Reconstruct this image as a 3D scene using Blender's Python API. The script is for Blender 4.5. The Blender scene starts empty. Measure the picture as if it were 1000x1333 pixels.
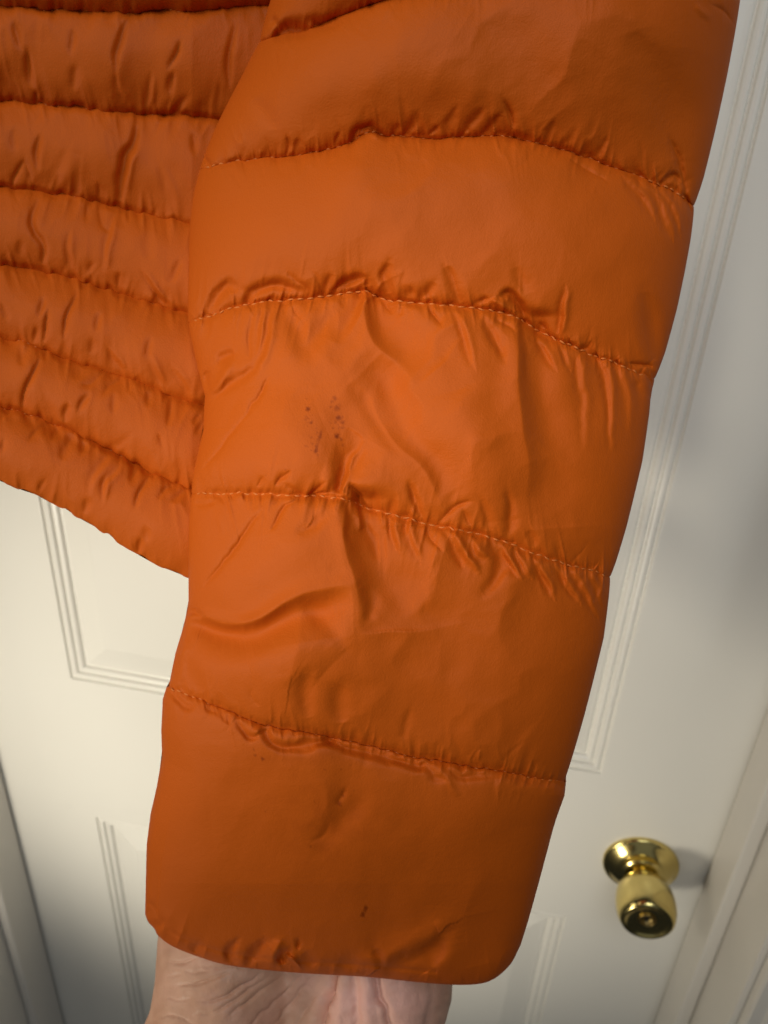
import bpy, bmesh, math
import numpy as np
from mathutils import Matrix, Vector

# ------------------------------------------------------------------ camera
# door frame of reference: X right, Y into the door, Z up; door face at Y = 0
F_PX, CX, CY = 971.0, 500.0, 666.5           # focal length and centre of the 1000x1333 photo, in its pixels
CAM = np.array([0.0, -0.504, 1.53])
AX = np.array([0.97924883, 0.13076653, -0.15482841])     # door right  \
AV = np.array([-0.0474818, 0.89074921, 0.45200809])      # door down    > in camera axes (right, down, forward)
AN = np.array([0.19702081, -0.43527687, 0.87847416])     # into door   /
def to_world(d):
    """camera-axis vectors (right, down, forward) -> world vectors"""
    d = np.asarray(d, float)
    return np.stack([d @ AX, d @ AN, -(d @ AV)], -1)
def at(x, y, w):
    """point seen at pixel (x, y) of the photo, w metres in front of the camera"""
    x, y, w = np.broadcast_arrays(np.asarray(x, float), np.asarray(y, float), np.asarray(w, float))
    return CAM + to_world(np.stack([(x - CX) / F_PX * w, (y - CY) / F_PX * w, w], -1))

sc = bpy.context.scene
cam_data = bpy.data.cameras.new('camera')
cam = bpy.data.objects.new('camera', cam_data)
sc.collection.objects.link(cam)
r_, u_, b_ = to_world([1, 0, 0]), to_world([0, -1, 0]), to_world([0, 0, -1])
cam.matrix_world = Matrix([[r_[0], u_[0], b_[0], CAM[0]], [r_[1], u_[1], b_[1], CAM[1]],
                           [r_[2], u_[2], b_[2], CAM[2]], [0, 0, 0, 1]])
cam_data.sensor_fit = 'VERTICAL'
cam_data.sensor_height = 24.0
cam_data.lens = 24.0 * F_PX / 1333.0
cam_data.clip_start = 0.01
cam_data.clip_end = 50
cam_data.dof.use_dof = True
cam_data.dof.focus_distance = 0.235
cam_data.dof.aperture_fstop = cam_data.lens / 1.7     # a 1.7 mm phone aperture
sc.camera = cam

# ------------------------------------------------------------------ light
w = bpy.data.worlds.new('World'); sc.world = w; w.use_nodes = True
bg = w.node_tree.nodes['Background']
bg.inputs['Color'].default_value = (0.80, 0.86, 1.0, 1)
bg.inputs['Strength'].default_value = 0.02

def lamp(name, loc, target, size, power, col, size_y=None):
    l = bpy.data.lights.new(name, 'AREA'); l.energy = power; l.color = col; l.size = size
    if size_y: l.shape = 'RECTANGLE'; l.size_y = size_y
    o = bpy.data.objects.new(name, l); sc.collection.objects.link(o)
    o.location = loc
    o.rotation_euler = (Vector(target) - Vector(loc)).to_track_quat('-Z', 'Y').to_euler()
    return o
def spot(name, loc, target, angle, blend, power, col, soft=0.06):
    l = bpy.data.lights.new(name, 'SPOT'); l.energy = power; l.color = col; l.shadow_soft_size = soft
    l.spot_size = math.radians(angle); l.spot_blend = blend
    o = bpy.data.objects.new(name, l); sc.collection.objects.link(o); o.location = loc
    o.rotation_euler = (Vector(target) - Vector(loc)).to_track_quat('-Z', 'Y').to_euler()
TGT = (-0.05, -0.2, 1.3)
WARM, COOL = (1.0, 0.91, 0.75), (0.94, 0.98, 1.0)
lamp('left_fill', (-1.10, -0.78, 1.46), TGT, 0.42, 2.2, WARM)  # added warm side fill from the left, bringing out the folds
lamp('ceiling_lamp', (-0.618, -0.877, 2.184), TGT, 0.55, 3.0, WARM)
lamp('upper_cool_fill', (0.179, -1.054, 2.184), TGT, 0.55, 4.2, COOL)  # added cool fill from above the camera
lamp('room_fill', (0.5, -3.0, 1.6), TGT, 2.2, 2.0, COOL)  # added broad fill behind the camera for ambient light and reflections
spot('door_fill_spot', (-0.50, -0.92, 0.90), (-0.22, 0.0, 1.02), 58, 0.85, 31.0, WARM, 0.11)  # added low spot that brightens the left of the door and the knob
spot('sleeve_fill_spot', (-0.25, -1.1, 1.70), (-0.02, -0.25, 1.46), 14, 1.0, 12.5, WARM)  # added narrow spot that brightens the middle of the sleeve
spot('sleeve_fill_spot', (-0.60, -1.0, 1.50), (-0.06, -0.25, 1.40), 17, 1.0, 12.5, WARM)  # second added spot for the middle of the sleeve
spot('window_beam', (0.75, -0.9, 1.75), (0.17, 0.0, 1.45), 30, 0.9, 4.2, COOL)

vs = sc.view_settings
vs.view_transform = 'Standard'; vs.look = 'None'; vs.exposure = 0.0; vs.gamma = 1.0
vs.use_curve_mapping = False
sc.cycles.use_denoising = True
sc.cycles.max_bounces = 8

# ------------------------------------------------------------------ helpers
def link(o, parent=None):
    sc.collection.objects.link(o)
    if parent: o.parent = parent
    return o
def empty(name, parent=None):
    o = bpy.data.objects.new(name, None); o.empty_display_size = 0.05
    return link(o, parent)
def mesh_obj(name, verts, faces, mat, parent=None, smooth=True):
    me = bpy.data.meshes.new(name)
    verts = np.asarray(verts, np.float32)
    if isinstance(faces, np.ndarray):
        n = len(faces)
        me.vertices.add(len(verts)); me.vertices.foreach_set('co', verts.ravel())
        me.loops.add(faces.size); me.loops.foreach_set('vertex_index', faces.astype(np.int32).ravel())
        me.polygons.add(n); me.polygons.foreach_set('loop_start', np.arange(0, faces.size, faces.shape[1], dtype=np.int32))
        me.update(calc_edges=True); me.validate()
    else:
        me.from_pydata([tuple(map(float, v)) for v in verts], [], faces); me.update()
    if smooth: me.polygons.foreach_set('use_smooth', np.ones(len(me.polygons), bool))
    me.materials.append(mat)
    return link(bpy.data.objects.new(name, me), parent)
def tag(o, label, cat=None, group=None, kind=None):
    if label: o['label'] = label
    if cat: o['category'] = cat
    if group: o['group'] = group
    if kind: o['kind'] = kind
    return o
def grid_faces(nr, nc):
    i = np.arange(nr - 1)[:, None] * nc + np.arange(nc - 1)[None, :]
    i = i.ravel()
    return np.stack([i, i + nc, i + nc + 1, i + 1], 1)

# value noise in numpy
def noise2(x, y, seed):
    rs = np.random.RandomState(seed); T = rs.rand(256, 256) * 2 - 1
    xi = np.floor(x).astype(int); yi = np.floor(y).astype(int)
    fx = x - xi; fy = y - yi
    fx = fx * fx * fx * (fx * (fx * 6 - 15) + 10); fy = fy * fy * fy * (fy * (fy * 6 - 15) + 10)
    g = lambda a, b: T[a & 255, b & 255]
    return (g(xi, yi) * (1 - fx) + g(xi + 1, yi) * fx) * (1 - fy) + (g(xi, yi + 1) * (1 - fx) + g(xi + 1, yi + 1) * fx) * fy

# ------------------------------------------------------------------ materials
def nodes_of(m):
    m.use_nodes = True
    return m.node_tree, m.node_tree.nodes['Principled BSDF']
def mat_fabric():
    m = bpy.data.materials.new('orange_nylon'); nt, b = nodes_of(m)
    N, L = nt.nodes, nt.links
    tc = N.new('ShaderNodeTexCoord')
    n1 = N.new('ShaderNodeTexNoise'); n1.inputs['Scale'].default_value = 14; n1.inputs['Detail'].default_value = 5
    L.new(tc.outputs['Object'], n1.inputs['Vector'])
    mix = N.new('ShaderNodeMix'); mix.data_type = 'RGBA'
    mix.inputs[6].default_value = (0.50, 0.091, 0.005, 1)
    mix.inputs[7].default_value = (0.57, 0.106, 0.006, 1)
    L.new(n1.outputs['Fac'], mix.inputs[0])
    at_ = N.new('ShaderNodeAttribute'); at_.attribute_name = 'stain'
    sm_ = N.new('ShaderNodeMath'); sm_.operation = 'MULTIPLY'; sm_.inputs[1].default_value = 0.95; L.new(at_.outputs['Fac'], sm_.inputs[0])
    mix2 = N.new('ShaderNodeMix'); mix2.data_type = 'RGBA'
    mix2.inputs[7].default_value = (0.19, 0.024, 0.001, 1)
    L.new(sm_.outputs[0], mix2.inputs[0]); L.new(mix.outputs[2], mix2.inputs[6])
    L.new(mix2.outputs[2], b.inputs['Base Color'])
    b.inputs['Roughness'].default_value = 0.55
    b.inputs['Specular IOR Level'].default_value = 0.14
    b.inputs['Sheen Weight'].default_value = 0.0
    b.inputs['Sheen Roughness'].default_value = 0.4
    b.inputs['Sheen Tint'].default_value = (1.0, 0.55, 0.3, 1)
    # fine cloth relief
    n2 = N.new('ShaderNodeTexNoise'); n2.inputs['Scale'].default_value = 520; n2.inputs['Detail'].default_value = 3
    n3 = N.new('ShaderNodeTexNoise'); n3.inputs['Scale'].default_value = 1900; n3.inputs['Detail'].default_value = 1
    L.new(tc.outputs['Object'], n2.inputs['Vector']); L.new(tc.outputs['Object'], n3.inputs['Vector'])
    add = N.new('ShaderNodeMath'); add.operation = 'MULTIPLY_ADD'; add.inputs[1].default_value = 0.8
    L.new(n3.outputs['Fac'], add.inputs[0]); L.new(n2.outputs['Fac'], add.inputs[2])
    bp = N.new('ShaderNodeBump'); bp.inputs['Strength'].default_value = 0.42; bp.inputs['Distance'].default_value = 0.00026
    L.new(add.outputs[0], bp.inputs['Height']); L.new(bp.outputs['Normal'], b.inputs['Normal'])
    return m
def mat_thread():
    m = bpy.data.materials.new('orange_thread'); nt, b = nodes_of(m)
    b.inputs['Base Color'].default_value = (0.64, 0.175, 0.026, 1); b.inputs['Roughness'].default_value = 0.6
    return m
def mat_paint(name, c1, c2, rough):
    m = bpy.data.materials.new(name); nt, b = nodes_of(m); N, L = nt.nodes, nt.links
    tc = N.new('ShaderNodeTexCoord')
    n1 = N.new('ShaderNodeTexNoise'); n1.inputs['Scale'].default_value = 3.5; n1.inputs['Detail'].default_value = 3; n1.inputs['Roughness'].default_value = 0.5
    L.new(tc.outputs['Object'], n1.inputs['Vector'])
    mix = N.new('ShaderNodeMix'); mix.data_type = 'RGBA'; mix.inputs[6].default_value = (*c1, 1); mix.inputs[7].default_value = (*c2, 1)
    L.new(n1.outputs['Fac'], mix.inputs[0]); L.new(mix.outputs[2], b.inputs['Base Color'])
    mr = N.new('ShaderNodeMapRange'); mr.inputs[3].default_value = rough - 0.06; mr.inputs[4].default_value = rough + 0.10
    n5 = N.new('ShaderNodeTexNoise'); n5.inputs['Scale'].default_value = 5; n5.inputs['Detail'].default_value = 1
    L.new(tc.outputs['Object'], n5.inputs['Vector']); L.new(n5.outputs['Fac'], mr.inputs[0]); L.new(mr.outputs[0], b.inputs['Roughness'])
    mp = N.new('ShaderNodeMapping'); mp.inputs['Scale'].default_value = (60, 60, 9)      # brushed along the stiles
    L.new(tc.outputs['Object'], mp.inputs['Vector'])
    n2 = N.new('ShaderNodeTexNoise'); n2.inputs['Scale'].default_value = 4; n2.inputs['Detail'].default_value = 4
    L.new(mp.outputs[0], n2.inputs['Vector'])
    bp = N.new('ShaderNodeBump'); bp.inputs['Strength'].default_value = 0.14; bp.inputs['Distance'].default_value = 0.0008
    n4 = N.new('ShaderNodeTexNoise'); n4.inputs['Scale'].default_value = 7; n4.inputs['Detail'].default_value = 2
    L.new(tc.outputs['Object'], n4.inputs['Vector'])
    bw = N.new('ShaderNodeBump'); bw.inputs['Strength'].default_value = 0.3; bw.inputs['Distance'].default_value = 0.005
    L.new(n4.outputs['Fac'], bw.inputs['Height']); L.new(bw.outputs['Normal'], bp.inputs['Normal'])
    L.new(n2.outputs['Fac'], bp.inputs['Height']); L.new(bp.outputs['Normal'], b.inputs['Normal'])
    return m
def mat_brass(name, col, rough):
    m = bpy.data.materials.new(name); nt, b = nodes_of(m); N, L = nt.nodes, nt.links
    b.inputs['Base Color'].default_value = (*col, 1); b.inputs['Metallic'].default_value = 1.0
    tc = N.new('ShaderNodeTexCoord'); n1 = N.new('ShaderNodeTexNoise'); n1.inputs['Scale'].default_value = 60
    L.new(tc.outputs['Object'], n1.inputs['Vector'])
    mr = N.new('ShaderNodeMapRange'); mr.inputs[3].default_value = rough * 0.7; mr.inputs[4].default_value = rough * 1.5
    L.new(n1.outputs['Fac'], mr.inputs[0]); L.new(mr.outputs[0], b.inputs['Roughness'])
    return m
def mat_plain(name, col, rough):
    m = bpy.data.materials.new(name); nt, b = nodes_of(m)
    b.inputs['Base Color'].default_value = (*col, 1); b.inputs['Roughness'].default_value = rough
    return m
def mat_skin():
    m = bpy.data.materials.new('skin'); nt, b = nodes_of(m); N, L = nt.nodes, nt.links
    tc = N.new('ShaderNodeTexCoord')
    n1 = N.new('ShaderNodeTexNoise'); n1.inputs['Scale'].default_value = 38; n1.inputs['Detail'].default_value = 6; n1.inputs['Roughness'].default_value = 0.6
    L.new(tc.outputs['Object'], n1.inputs['Vector'])
    cr = N.new('ShaderNodeValToRGB')
    cr.color_ramp.elements[0].position = 0.3; cr.color_ramp.elements[0].color = (0.43, 0.225, 0.14, 1)
    cr.color_ramp.elements[1].position = 0.72; cr.color_ramp.elements[1].color = (0.63, 0.375, 0.26, 1)
    L.new(n1.outputs['Fac'], cr.inputs[0])
    at_ = N.new('ShaderNodeAttribute'); at_.attribute_name = 'flush'
    mx = N.new('ShaderNodeMix'); mx.data_type = 'RGBA'; mx.inputs[7].default_value = (0.80, 0.44, 0.37, 1)
    L.new(at_.outputs['Fac'], mx.inputs[0]); L.new(cr.outputs[0], mx.inputs[6]); L.new(mx.outputs[2], b.inputs['Base Color'])
    b.inputs['Roughness'].default_value = 0.5; b.inputs['Specular IOR Level'].default_value = 0.4
    b.inputs['Subsurface Weight'].default_value = 0.05; b.inputs['Subsurface Scale'].default_value = 0.004
    b.inputs['Subsurface Radius'].default_value = (1.0, 0.35, 0.2)
    v = N.new('ShaderNodeTexVoronoi'); v.inputs['Scale'].default_value = 900; L.new(tc.outputs['Object'], v.inputs['Vector'])
    n2 = N.new('ShaderNodeTexNoise'); n2.inputs['Scale'].default_value = 300; n2.inputs['Detail'].default_value = 4; L.new(tc.outputs['Object'], n2.inputs['Vector'])
    ad = N.new('ShaderNodeMath'); ad.operation = 'ADD'; L.new(v.outputs['Distance'], ad.inputs[0]); L.new(n2.outputs['Fac'], ad.inputs[1])
    bp = N.new('ShaderNodeBump'); bp.inputs['Strength'].default_value = 0.3; bp.inputs['Distance'].default_value = 0.00025
    L.new(ad.outputs[0], bp.inputs['Height']); L.new(bp.outputs['Normal'], b.inputs['Normal'])
    return m
FABRIC, THREAD = mat_fabric(), mat_thread()
PAINT = mat_paint('door_paint', (0.74, 0.725, 0.665), (0.81, 0.795, 0.735), 0.30)
TRIM = mat_paint('frame_paint', (0.66, 0.63, 0.57), (0.74, 0.71, 0.65), 0.34)
WALLP = mat_paint('wall_paint', (0.62, 0.60, 0.56), (0.66, 0.64, 0.60), 0.7)
BRASS = mat_brass('polished_brass', (0.68, 0.55, 0.21), 0.17)
BRASS_D = mat_brass('dark_brass', (0.22, 0.16, 0.06), 0.35)  # brass darkened so the shade of the lock recess is in its colour
HOLE = mat_plain('keyhole_shadow', (0.01, 0.009, 0.007), 0.6)
SKIN = mat_skin()

# ------------------------------------------------------------------ door
DL, DR = -0.500, 0.231                 # leaf edges (10 mm of each side hides behind the stop)
PL, PR = -0.388, 0.114                 # outer panel edges
ML, MR = -0.191, -0.083                # mullion
ZU0, ZU1 = CAM[2] - 0.485, CAM[2] + 0.36   # upper panels
ZL0, ZL1 = 0.24, CAM[2] - 0.6735           # lower panels
door = empty('door'); door.location = (0, 0, 0)
tag(door, 'white painted panel door behind the orange sleeve', 'door')

def box(name, x0, x1, y0, y1, z0, z1, mat, parent, bev=0.0015):
    bm = bmesh.new(); bmesh.ops.create_cube(bm, size=1)
    for v in bm.verts:
        v.co = ((x0 + x1) / 2 + v.co.x * (x1 - x0), (y0 + y1) / 2 + v.co.y * (y1 - y0), (z0 + z1) / 2 + v.co.z * (z1 - z0))
    if bev: bmesh.ops.bevel(bm, geom=bm.edges[:], offset=bev, segments=2, profile=0.5, affect='EDGES')
    me = bpy.data.meshes.new(name); bm.to_mesh(me); bm.free(); me.materials.append(mat)
    return link(bpy.data.objects.new(name, me), parent)

# leaf: front skin with four openings, plus thickness
xs = [DL, PL, ML, MR, PR, DR]; zs = [0.006, ZL0, ZL1, ZU0, ZU1, 2.03]
V, Fc = [], []
def quad(a, b, c, d): 
    n = len(V); V.extend([a, b, c, d]); Fc.append((n, n + 1, n + 2, n + 3))
for i in range(5):
    for j in range(5):
        if i in (1, 3) and j in (1, 3): continue
        quad((xs[i], 0, zs[j]), (xs[i + 1], 0, zs[j]), (xs[i + 1], 0, zs[j + 1]), (xs[i], 0, zs[j + 1]))
T = 0.035
quad((DL, T, zs[0]), (DL, T, zs[-1]), (DR, T, zs[-1]), (DR, T, zs[0]))
quad((DL, 0, zs[0]), (DL, 0, zs[-1]), (DL, T, zs[-1]), (DL, T, zs[0]))
quad((DR, 0, zs[0]), (DR, T, zs[0]), (DR, T, zs[-1]), (DR, 0, zs[-1]))
quad((DL, 0, zs[-1]), (DR, 0, zs[-1]), (DR, T, zs[-1]), (DL, T, zs[-1]))
quad((DL, 0, zs[0]), (DL, T, zs[0]), (DR, T, zs[0]), (DR, 0, zs[0]))
leaf = mesh_obj('leaf', V, Fc, PAINT, door, smooth=False)

def rings(x0, x1, z0, z1, prof):
    """nested rectangle rings: prof = [(inset, depth)], closed by a flat field"""
    v, f = [], []
    for k, (i, d) in enumerate(prof):
        v += [(x0 + i, d, z0 + i), (x1 - i, d, z0 + i), (x1 - i, d, z1 - i), (x0 + i, d, z1 - i)]
    for k in range(len(prof) - 1):
        for e in range(4):
            a, b = 4 * k + e, 4 * k + (e + 1) % 4
            f.append((a, b, b + 4, a + 4))
    return v, f
mm = 0.001
MOULD = [(0, 0), (0.7, 0.25), (1.3, 2.6), (2.3, 3.1), (3.0, 2.0), (4.0, 1.3), (5.6, 1.2), (7.4, 1.9), (8.2, 4.3), (9.3, 4.8), (10.0, 3.6), (11.2, 3.2),
         (12.8, 3.6), (14.2, 4.8), (14.9, 7.0), (16.0, 7.3), (16.8, 6.4), (18.0, 6.0)]
BEVEL = [(18.0, 6.0), (20.0, 5.9), (24, 5.3), (32, 3.9), (40.0, 2.4), (42.0, 2.1), (43.5, 2.05)]
for (x0, x1) in ((PL, ML), (MR, PR)):
    for (z0, z1) in ((ZU0, ZU1), (ZL0, ZL1)):
        v, f = rings(x0, x1, z0, z1, [(a * mm, b * mm) for a, b in BEVEL])
        n = len(v); f.append((n - 4, n - 3, n - 2, n - 1))
        p = mesh_obj('raised_panel', v, f, PAINT, door, smooth=False)
        v, f = rings(x0, x1, z0, z1, [(a * mm, b * mm) for a, b in MOULD])
        mesh_obj('moulding', v, f, PAINT, p, smooth=False)

def lathe(name, prof, centre, mat, parent, n=72, smooth=True):
    """revolve (radius, reach) about the -Y axis; reach is measured out of the door"""
    v, f = [], []
    for r, d in prof:
        for k in range(n):
            a = 2 * math.pi * k / n
            v.append((centre[0] + r * mm * math.cos(a), centre[1] - d * mm, centre[2] + r * mm * math.sin(a)))
    for k in range(len(prof) - 1):
        for j in range(n):
            a, b = k * n + j, k * n + (j + 1) % n
            f.append((a, b, b + n, a + n))
    return mesh_obj(name, v, f, mat, parent, smooth)
KC = (0.1655, 0.0, CAM[2] - 0.5815)
knob = lathe('doorknob', [(12.0, 9), (12.2, 13), (12.6, 17), (14.5, 20.0), (18.5, 22.5), (21.5, 26), (23.6, 31), (24.8, 37), (25.2, 43),
                          (24.8, 49), (23.6, 54), (22.0, 57.5), (20.8, 58.9), (19.6, 59.4), (18.6, 59.2), (17.6, 58.3), (14.0, 57.2), (7.6, 56.6), (6.9, 56.4), (6.6, 54.0), (0.01, 54.0)], KC, BRASS, door)
tag(knob, 'polished brass doorknob with a keyhole in its face')
lathe('rosette', [(33.2, 0.0), (33.4, 1.5), (33.0, 3.0), (32.2, 4.0), (31.2, 4.4), (30.2, 4.7), (29.0, 5.6), (26.0, 8.0), (22.5, 10.2), (19.0, 11.3), (17.2, 11.6), (16.4, 12.8), (15.0, 13.4), (13.4, 13.5), (12.4, 12.6), (12.0, 10)], KC, BRASS, knob)
lathe('lock_cylinder', [(7.4, 55.0), (7.4, 57.4), (6.9, 57.9), (6.0, 57.8), (5.4, 57.0), (5.2, 54.4), (0.01, 54.4)], KC, BRASS_D, knob, 40)
slot = box('keyhole', KC[0] - 0.0008, KC[0] + 0.0008, -0.0552, -0.0540, KC[2] - 0.0036, KC[2] + 0.0036, HOLE, knob, 0)

# ------------------------------------------------------------------ door frame
frame = empty('door_frame')
tag(frame, 'white painted door frame with stop and jamb beside the brass doorknob', 'door frame')
def frame_side(sx, xd):
    """sx = +1 right, -1 left; xd = visible door edge"""
    X = lambda a, b: (xd + a, xd + b) if sx > 0 else (xd - b, xd - a)
    a, b = X(0.0015, 0.0135); box('stop', a, b, -0.044, -0.0022, 0.0, 2.05, TRIM, frame, 0.0022)
    a, b = X(0.0138, 0.034); box('jamb', a, b, -0.098, 0.04, 0.0, 2.06, TRIM, frame, 0.0012)
    # casing: stepped profile extruded upright
    prof = [(0.019, -0.099), (0.019, -0.107), (0.0205, -0.109), (0.029, -0.1095), (0.0305, -0.1115), (0.034, -0.113), (0.043, -0.1135),
            (0.048, -0.1115), (0.051, -0.1115), (0.055, -0.1155), (0.064, -0.118), (0.071, -0.118), (0.075, -0.116), (0.076, -0.112), (0.076, -0.099)]
    v, f = [], []
    for z in (0.0, 2.1):
        v += [(xd + sx * p, q, z) for p, q in prof]
    n = len(prof)
    for k in range(n - 1): f.append((k, k + 1, n + k + 1, n + k) if sx > 0 else (k + 1, k, n + k, n + k + 1))
    f.append(tuple(range(n))); f.append(tuple(range(2 * n - 1, n - 1, -1)))
    mesh_obj('casing', v, f, TRIM, frame, smooth=False)
    a, b = X(0.0345, 0.75)
    wl = box('wall', a, b, -0.0985, 0.03, 0, 2.4, WALLP, None, 0); wl['kind'] = 'structure'
frame_side(1, 0.2205); frame_side(-1, -0.489)

# ------------------------------------------------------------------ cloth relief tools
PXMM = 3.45                             # photo pixels per millimetre on the jacket
def seg_dist(X, Y, pts):
    """signed distance to a polyline (+ on its right going along) and 0..1 position along it"""
    pts = np.asarray(pts, float); d = np.hypot(*np.diff(pts, axis=0).T); L = np.concatenate([[0], np.cumsum(d)])
    best = np.full(X.shape, 1e9); sg = np.zeros(X.shape); un = np.zeros(X.shape); seg_dist.over = np.zeros(X.shape)
    for k in range(len(d)):
        ax, ay = pts[k]; bx, by = pts[k + 1]; dx, dy = (bx - ax) / d[k], (by - ay) / d[k]
        al = np.clip((X - ax) * dx + (Y - ay) * dy, 0, d[k])
        if k == 0: seg_dist.over = np.maximum(seg_dist.over, -((X - ax) * dx + (Y - ay) * dy) * 1.0)
        if k == len(d) - 1: seg_dist.over = np.maximum(seg_dist.over, (X - ax) * dx + (Y - ay) * dy - d[k])
        px, py = X - ax - al * dx, Y - ay - al * dy
        q = np.hypot(px, py); m = q < best
        best = np.where(m, q, best); un = np.where(m, (L[k] + al) / L[-1], un)
        sg = np.where(m, np.where(dx * py - dy * px >= 0, 1.0, -1.0), sg)
    return best, sg, un
def smooth_poly(pts, n=5):
    """Catmull-Rom refinement"""
    p = np.asarray(pts, float)
    if len(p) < 3: return p
    q = np.vstack([2 * p[0] - p[1], p, 2 * p[-1] - p[-2]]); out = []
    for k in range(1, len(q) - 2):
        for t in np.linspace(0, 1, n, endpoint=False):
            a, b, c, d = q[k - 1], q[k], q[k + 1], q[k + 2]
            out.append(0.5 * (2 * b + (c - a) * t + (2 * a - 5 * b + 4 * c - d) * t * t + (3 * b - a - 3 * c + d) * t ** 3))
    out.append(p[-1]); return np.array(out)
def add_stroke(H, X, Y, pts, wd, dep, kind='v', taper=0):
    """kind: v soft valley, c sharp crease, r soft ridge, k sharp ridge, s step (lower on the right hand going along), f fold: ridge beside valley"""
    pts = np.asarray(pts, float)
    if len(pts) > 2: pts = smooth_poly(pts, 4)
    R = wd * (8 if kind == 'g' else 5 if kind in 'sf' else 3.2) + 2
    m = (X > pts[:, 0].min() - R) & (X < pts[:, 0].max() + R) & (Y > pts[:, 1].min() - R) & (Y < pts[:, 1].max() + R)
    if not m.any(): return
    q, sg, u = seg_dist(X[m], Y[m], pts)
    tp = np.sin(np.pi * np.clip(u, 0.02, 0.98)) ** 0.6 if taper == 0 else (np.clip(1 - u, 0, 1) ** 0.8 if taper == 1 else np.sqrt(np.clip(u * 1.6, 0, 1)) if taper == 3 else np.ones_like(u))
    ww = wd * (0.55 + 0.45 * tp)
    if kind == 'v': h = -np.exp(-(q / ww) ** 2)
    elif kind == 'r': h = np.exp(-(q / ww) ** 2)
    elif kind == 'c': h = -np.exp(-np.sqrt((q / ww) ** 2 + 0.04) * 1.6 + 0.3)
    elif kind == 'k': h = np.exp(-np.sqrt((q / ww) ** 2 + 0.04) * 1.6 + 0.3)
    elif kind == 's': h = -0.5 * np.tanh(sg * q / ww) * np.exp(-(q / (3.0 * ww)) ** 2)
    elif kind == 'g':                       # tent: sharp ridge on the line, the cloth falling away on its right
        wg = wd * ((1.45 - 0.75 * u) if taper == 3 else (0.7 + 0.6 * u)); r1 = (q / wg) ** 1.45
        h = -np.where(sg > 0, 1.0, 0.25) * r1 * np.exp(1 - r1) * np.exp(-(np.clip(np.where((u < .02) | (u > .98), seg_dist.over, 0), 0, None) / (wd * .45)) ** 2)
    else: h = -1.3 * (sg * q / ww) * np.exp(-(q / ww) ** 2)
    H[m] += dep * tp * h
def seam_puckers(H, X, Y, seam, seed, up, down, spacing=11, lmin=12, lmax=42, dep=0.55, x0=-1e9, x1=1e9):
    rs = np.random.RandomState(seed); p = smooth_poly(seam, 6)
    d = np.hypot(*np.diff(p, axis=0).T); L = np.concatenate([[0], np.cumsum(d)])
    a = 0.0
    while a < L[-1]:
        a += spacing * rs.uniform(0.45, 1.6)
        if a >= L[-1]: break
        k = min(np.searchsorted(L, a) - 1, len(d) - 1); k = max(k, 0)
        c = p[k] + (p[k + 1] - p[k]) * (a - L[k]) / d[k]
        if not (x0 < c[0] < x1): continue
        tx, ty = (p[k + 1] - p[k]) / d[k]
        for side, amp in ((-1, up), (1, down)):
            if amp <= 0 or rs.rand() < 0.25: continue
            ln = lmin + (lmax - lmin) * rs.rand() ** 2.2
            sh = rs.uniform(-0.55, 0.55)
            nx, ny = -ty * side + tx * sh, tx * side + ty * sh
            bend = rs.uniform(-0.25, 0.25) * ln
            pts = [c, c + np.array([nx, ny]) * ln * 0.5 + np.array([tx, ty]) * bend * 0.4, c + np.array([nx, ny]) * ln]
            kd = rs.choice(['c', 'v', 'k', 'f', 'v'])
            add_stroke(H, X, Y, pts, rs.uniform(2.2, 5.0) * (0.7 + ln / 60), dep * amp * rs.uniform(0.35, 1.0) * (0.6 + ln / 70), kd, 1)

def resample(poly, t):
    p = smooth_poly(poly, 6); d = np.hypot(*np.diff(p, axis=0).T); L = np.concatenate([[0], np.cumsum(d)]); L /= L[-1]
    return np.stack([np.interp(t, L, p[:, 0]), np.interp(t, L, p[:, 1])], -1)

def patch(rows, ledge, redge, tt, counts):
    """Coons rows between seams. returns X, Y, S (0..1 in band) and band starts; row index of each seam"""
    Xs, Ys, Ss, Bs, starts = [], [], [], [], [0]
    R = [resample(r, tt) for r in rows]
    le, re = np.asarray(ledge, float), np.asarray(redge, float)
    for k in range(len(rows) - 1):
        n = counts[k]
        s = np.linspace(0, 1, n + 1)
        # finer sampling next to the seams
        s = 0.5 * s + 0.5 * (0.5 - 0.5 * np.cos(np.pi * s))
        if k < len(rows) - 2: s = s[:-1]
        A, B = R[k], R[k + 1]
        P = A[None] * (1 - s)[:, None, None] + B[None] * s[:, None, None]
        yl = A[0, 1] * (1 - s) + B[0, 1] * s; xl = np.interp(yl, le[:, 1], le[:, 0])
        yr = A[-1, 1] * (1 - s) + B[-1, 1] * s; xr = np.interp(yr, re[:, 1], re[:, 0])
        P[:, :, 0] += (xl - P[:, 0, 0])[:, None] * (1 - tt)[None] + (xr - P[:, -1, 0])[:, None] * tt[None]
        Xs.append(P[:, :, 0]); Ys.append(P[:, :, 1]); Ss.append(np.repeat(s[:, None], len(tt), 1)); Bs.append(np.full((len(s), len(tt)), k))
        starts.append(starts[-1] + len(s))
    starts[-1] -= 1
    return np.vstack(Xs), np.vstack(Ys), np.vstack(Ss), np.vstack(Bs), starts

def puff(s, a, b):
    """0 at both seams, one maximum; small exponents make steep ends"""
    m = (a / (a + b)) ** a * (b / (a + b)) ** b
    return np.clip(s, 0, 1) ** a * np.clip(1 - s, 0, 1) ** b / m

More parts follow.
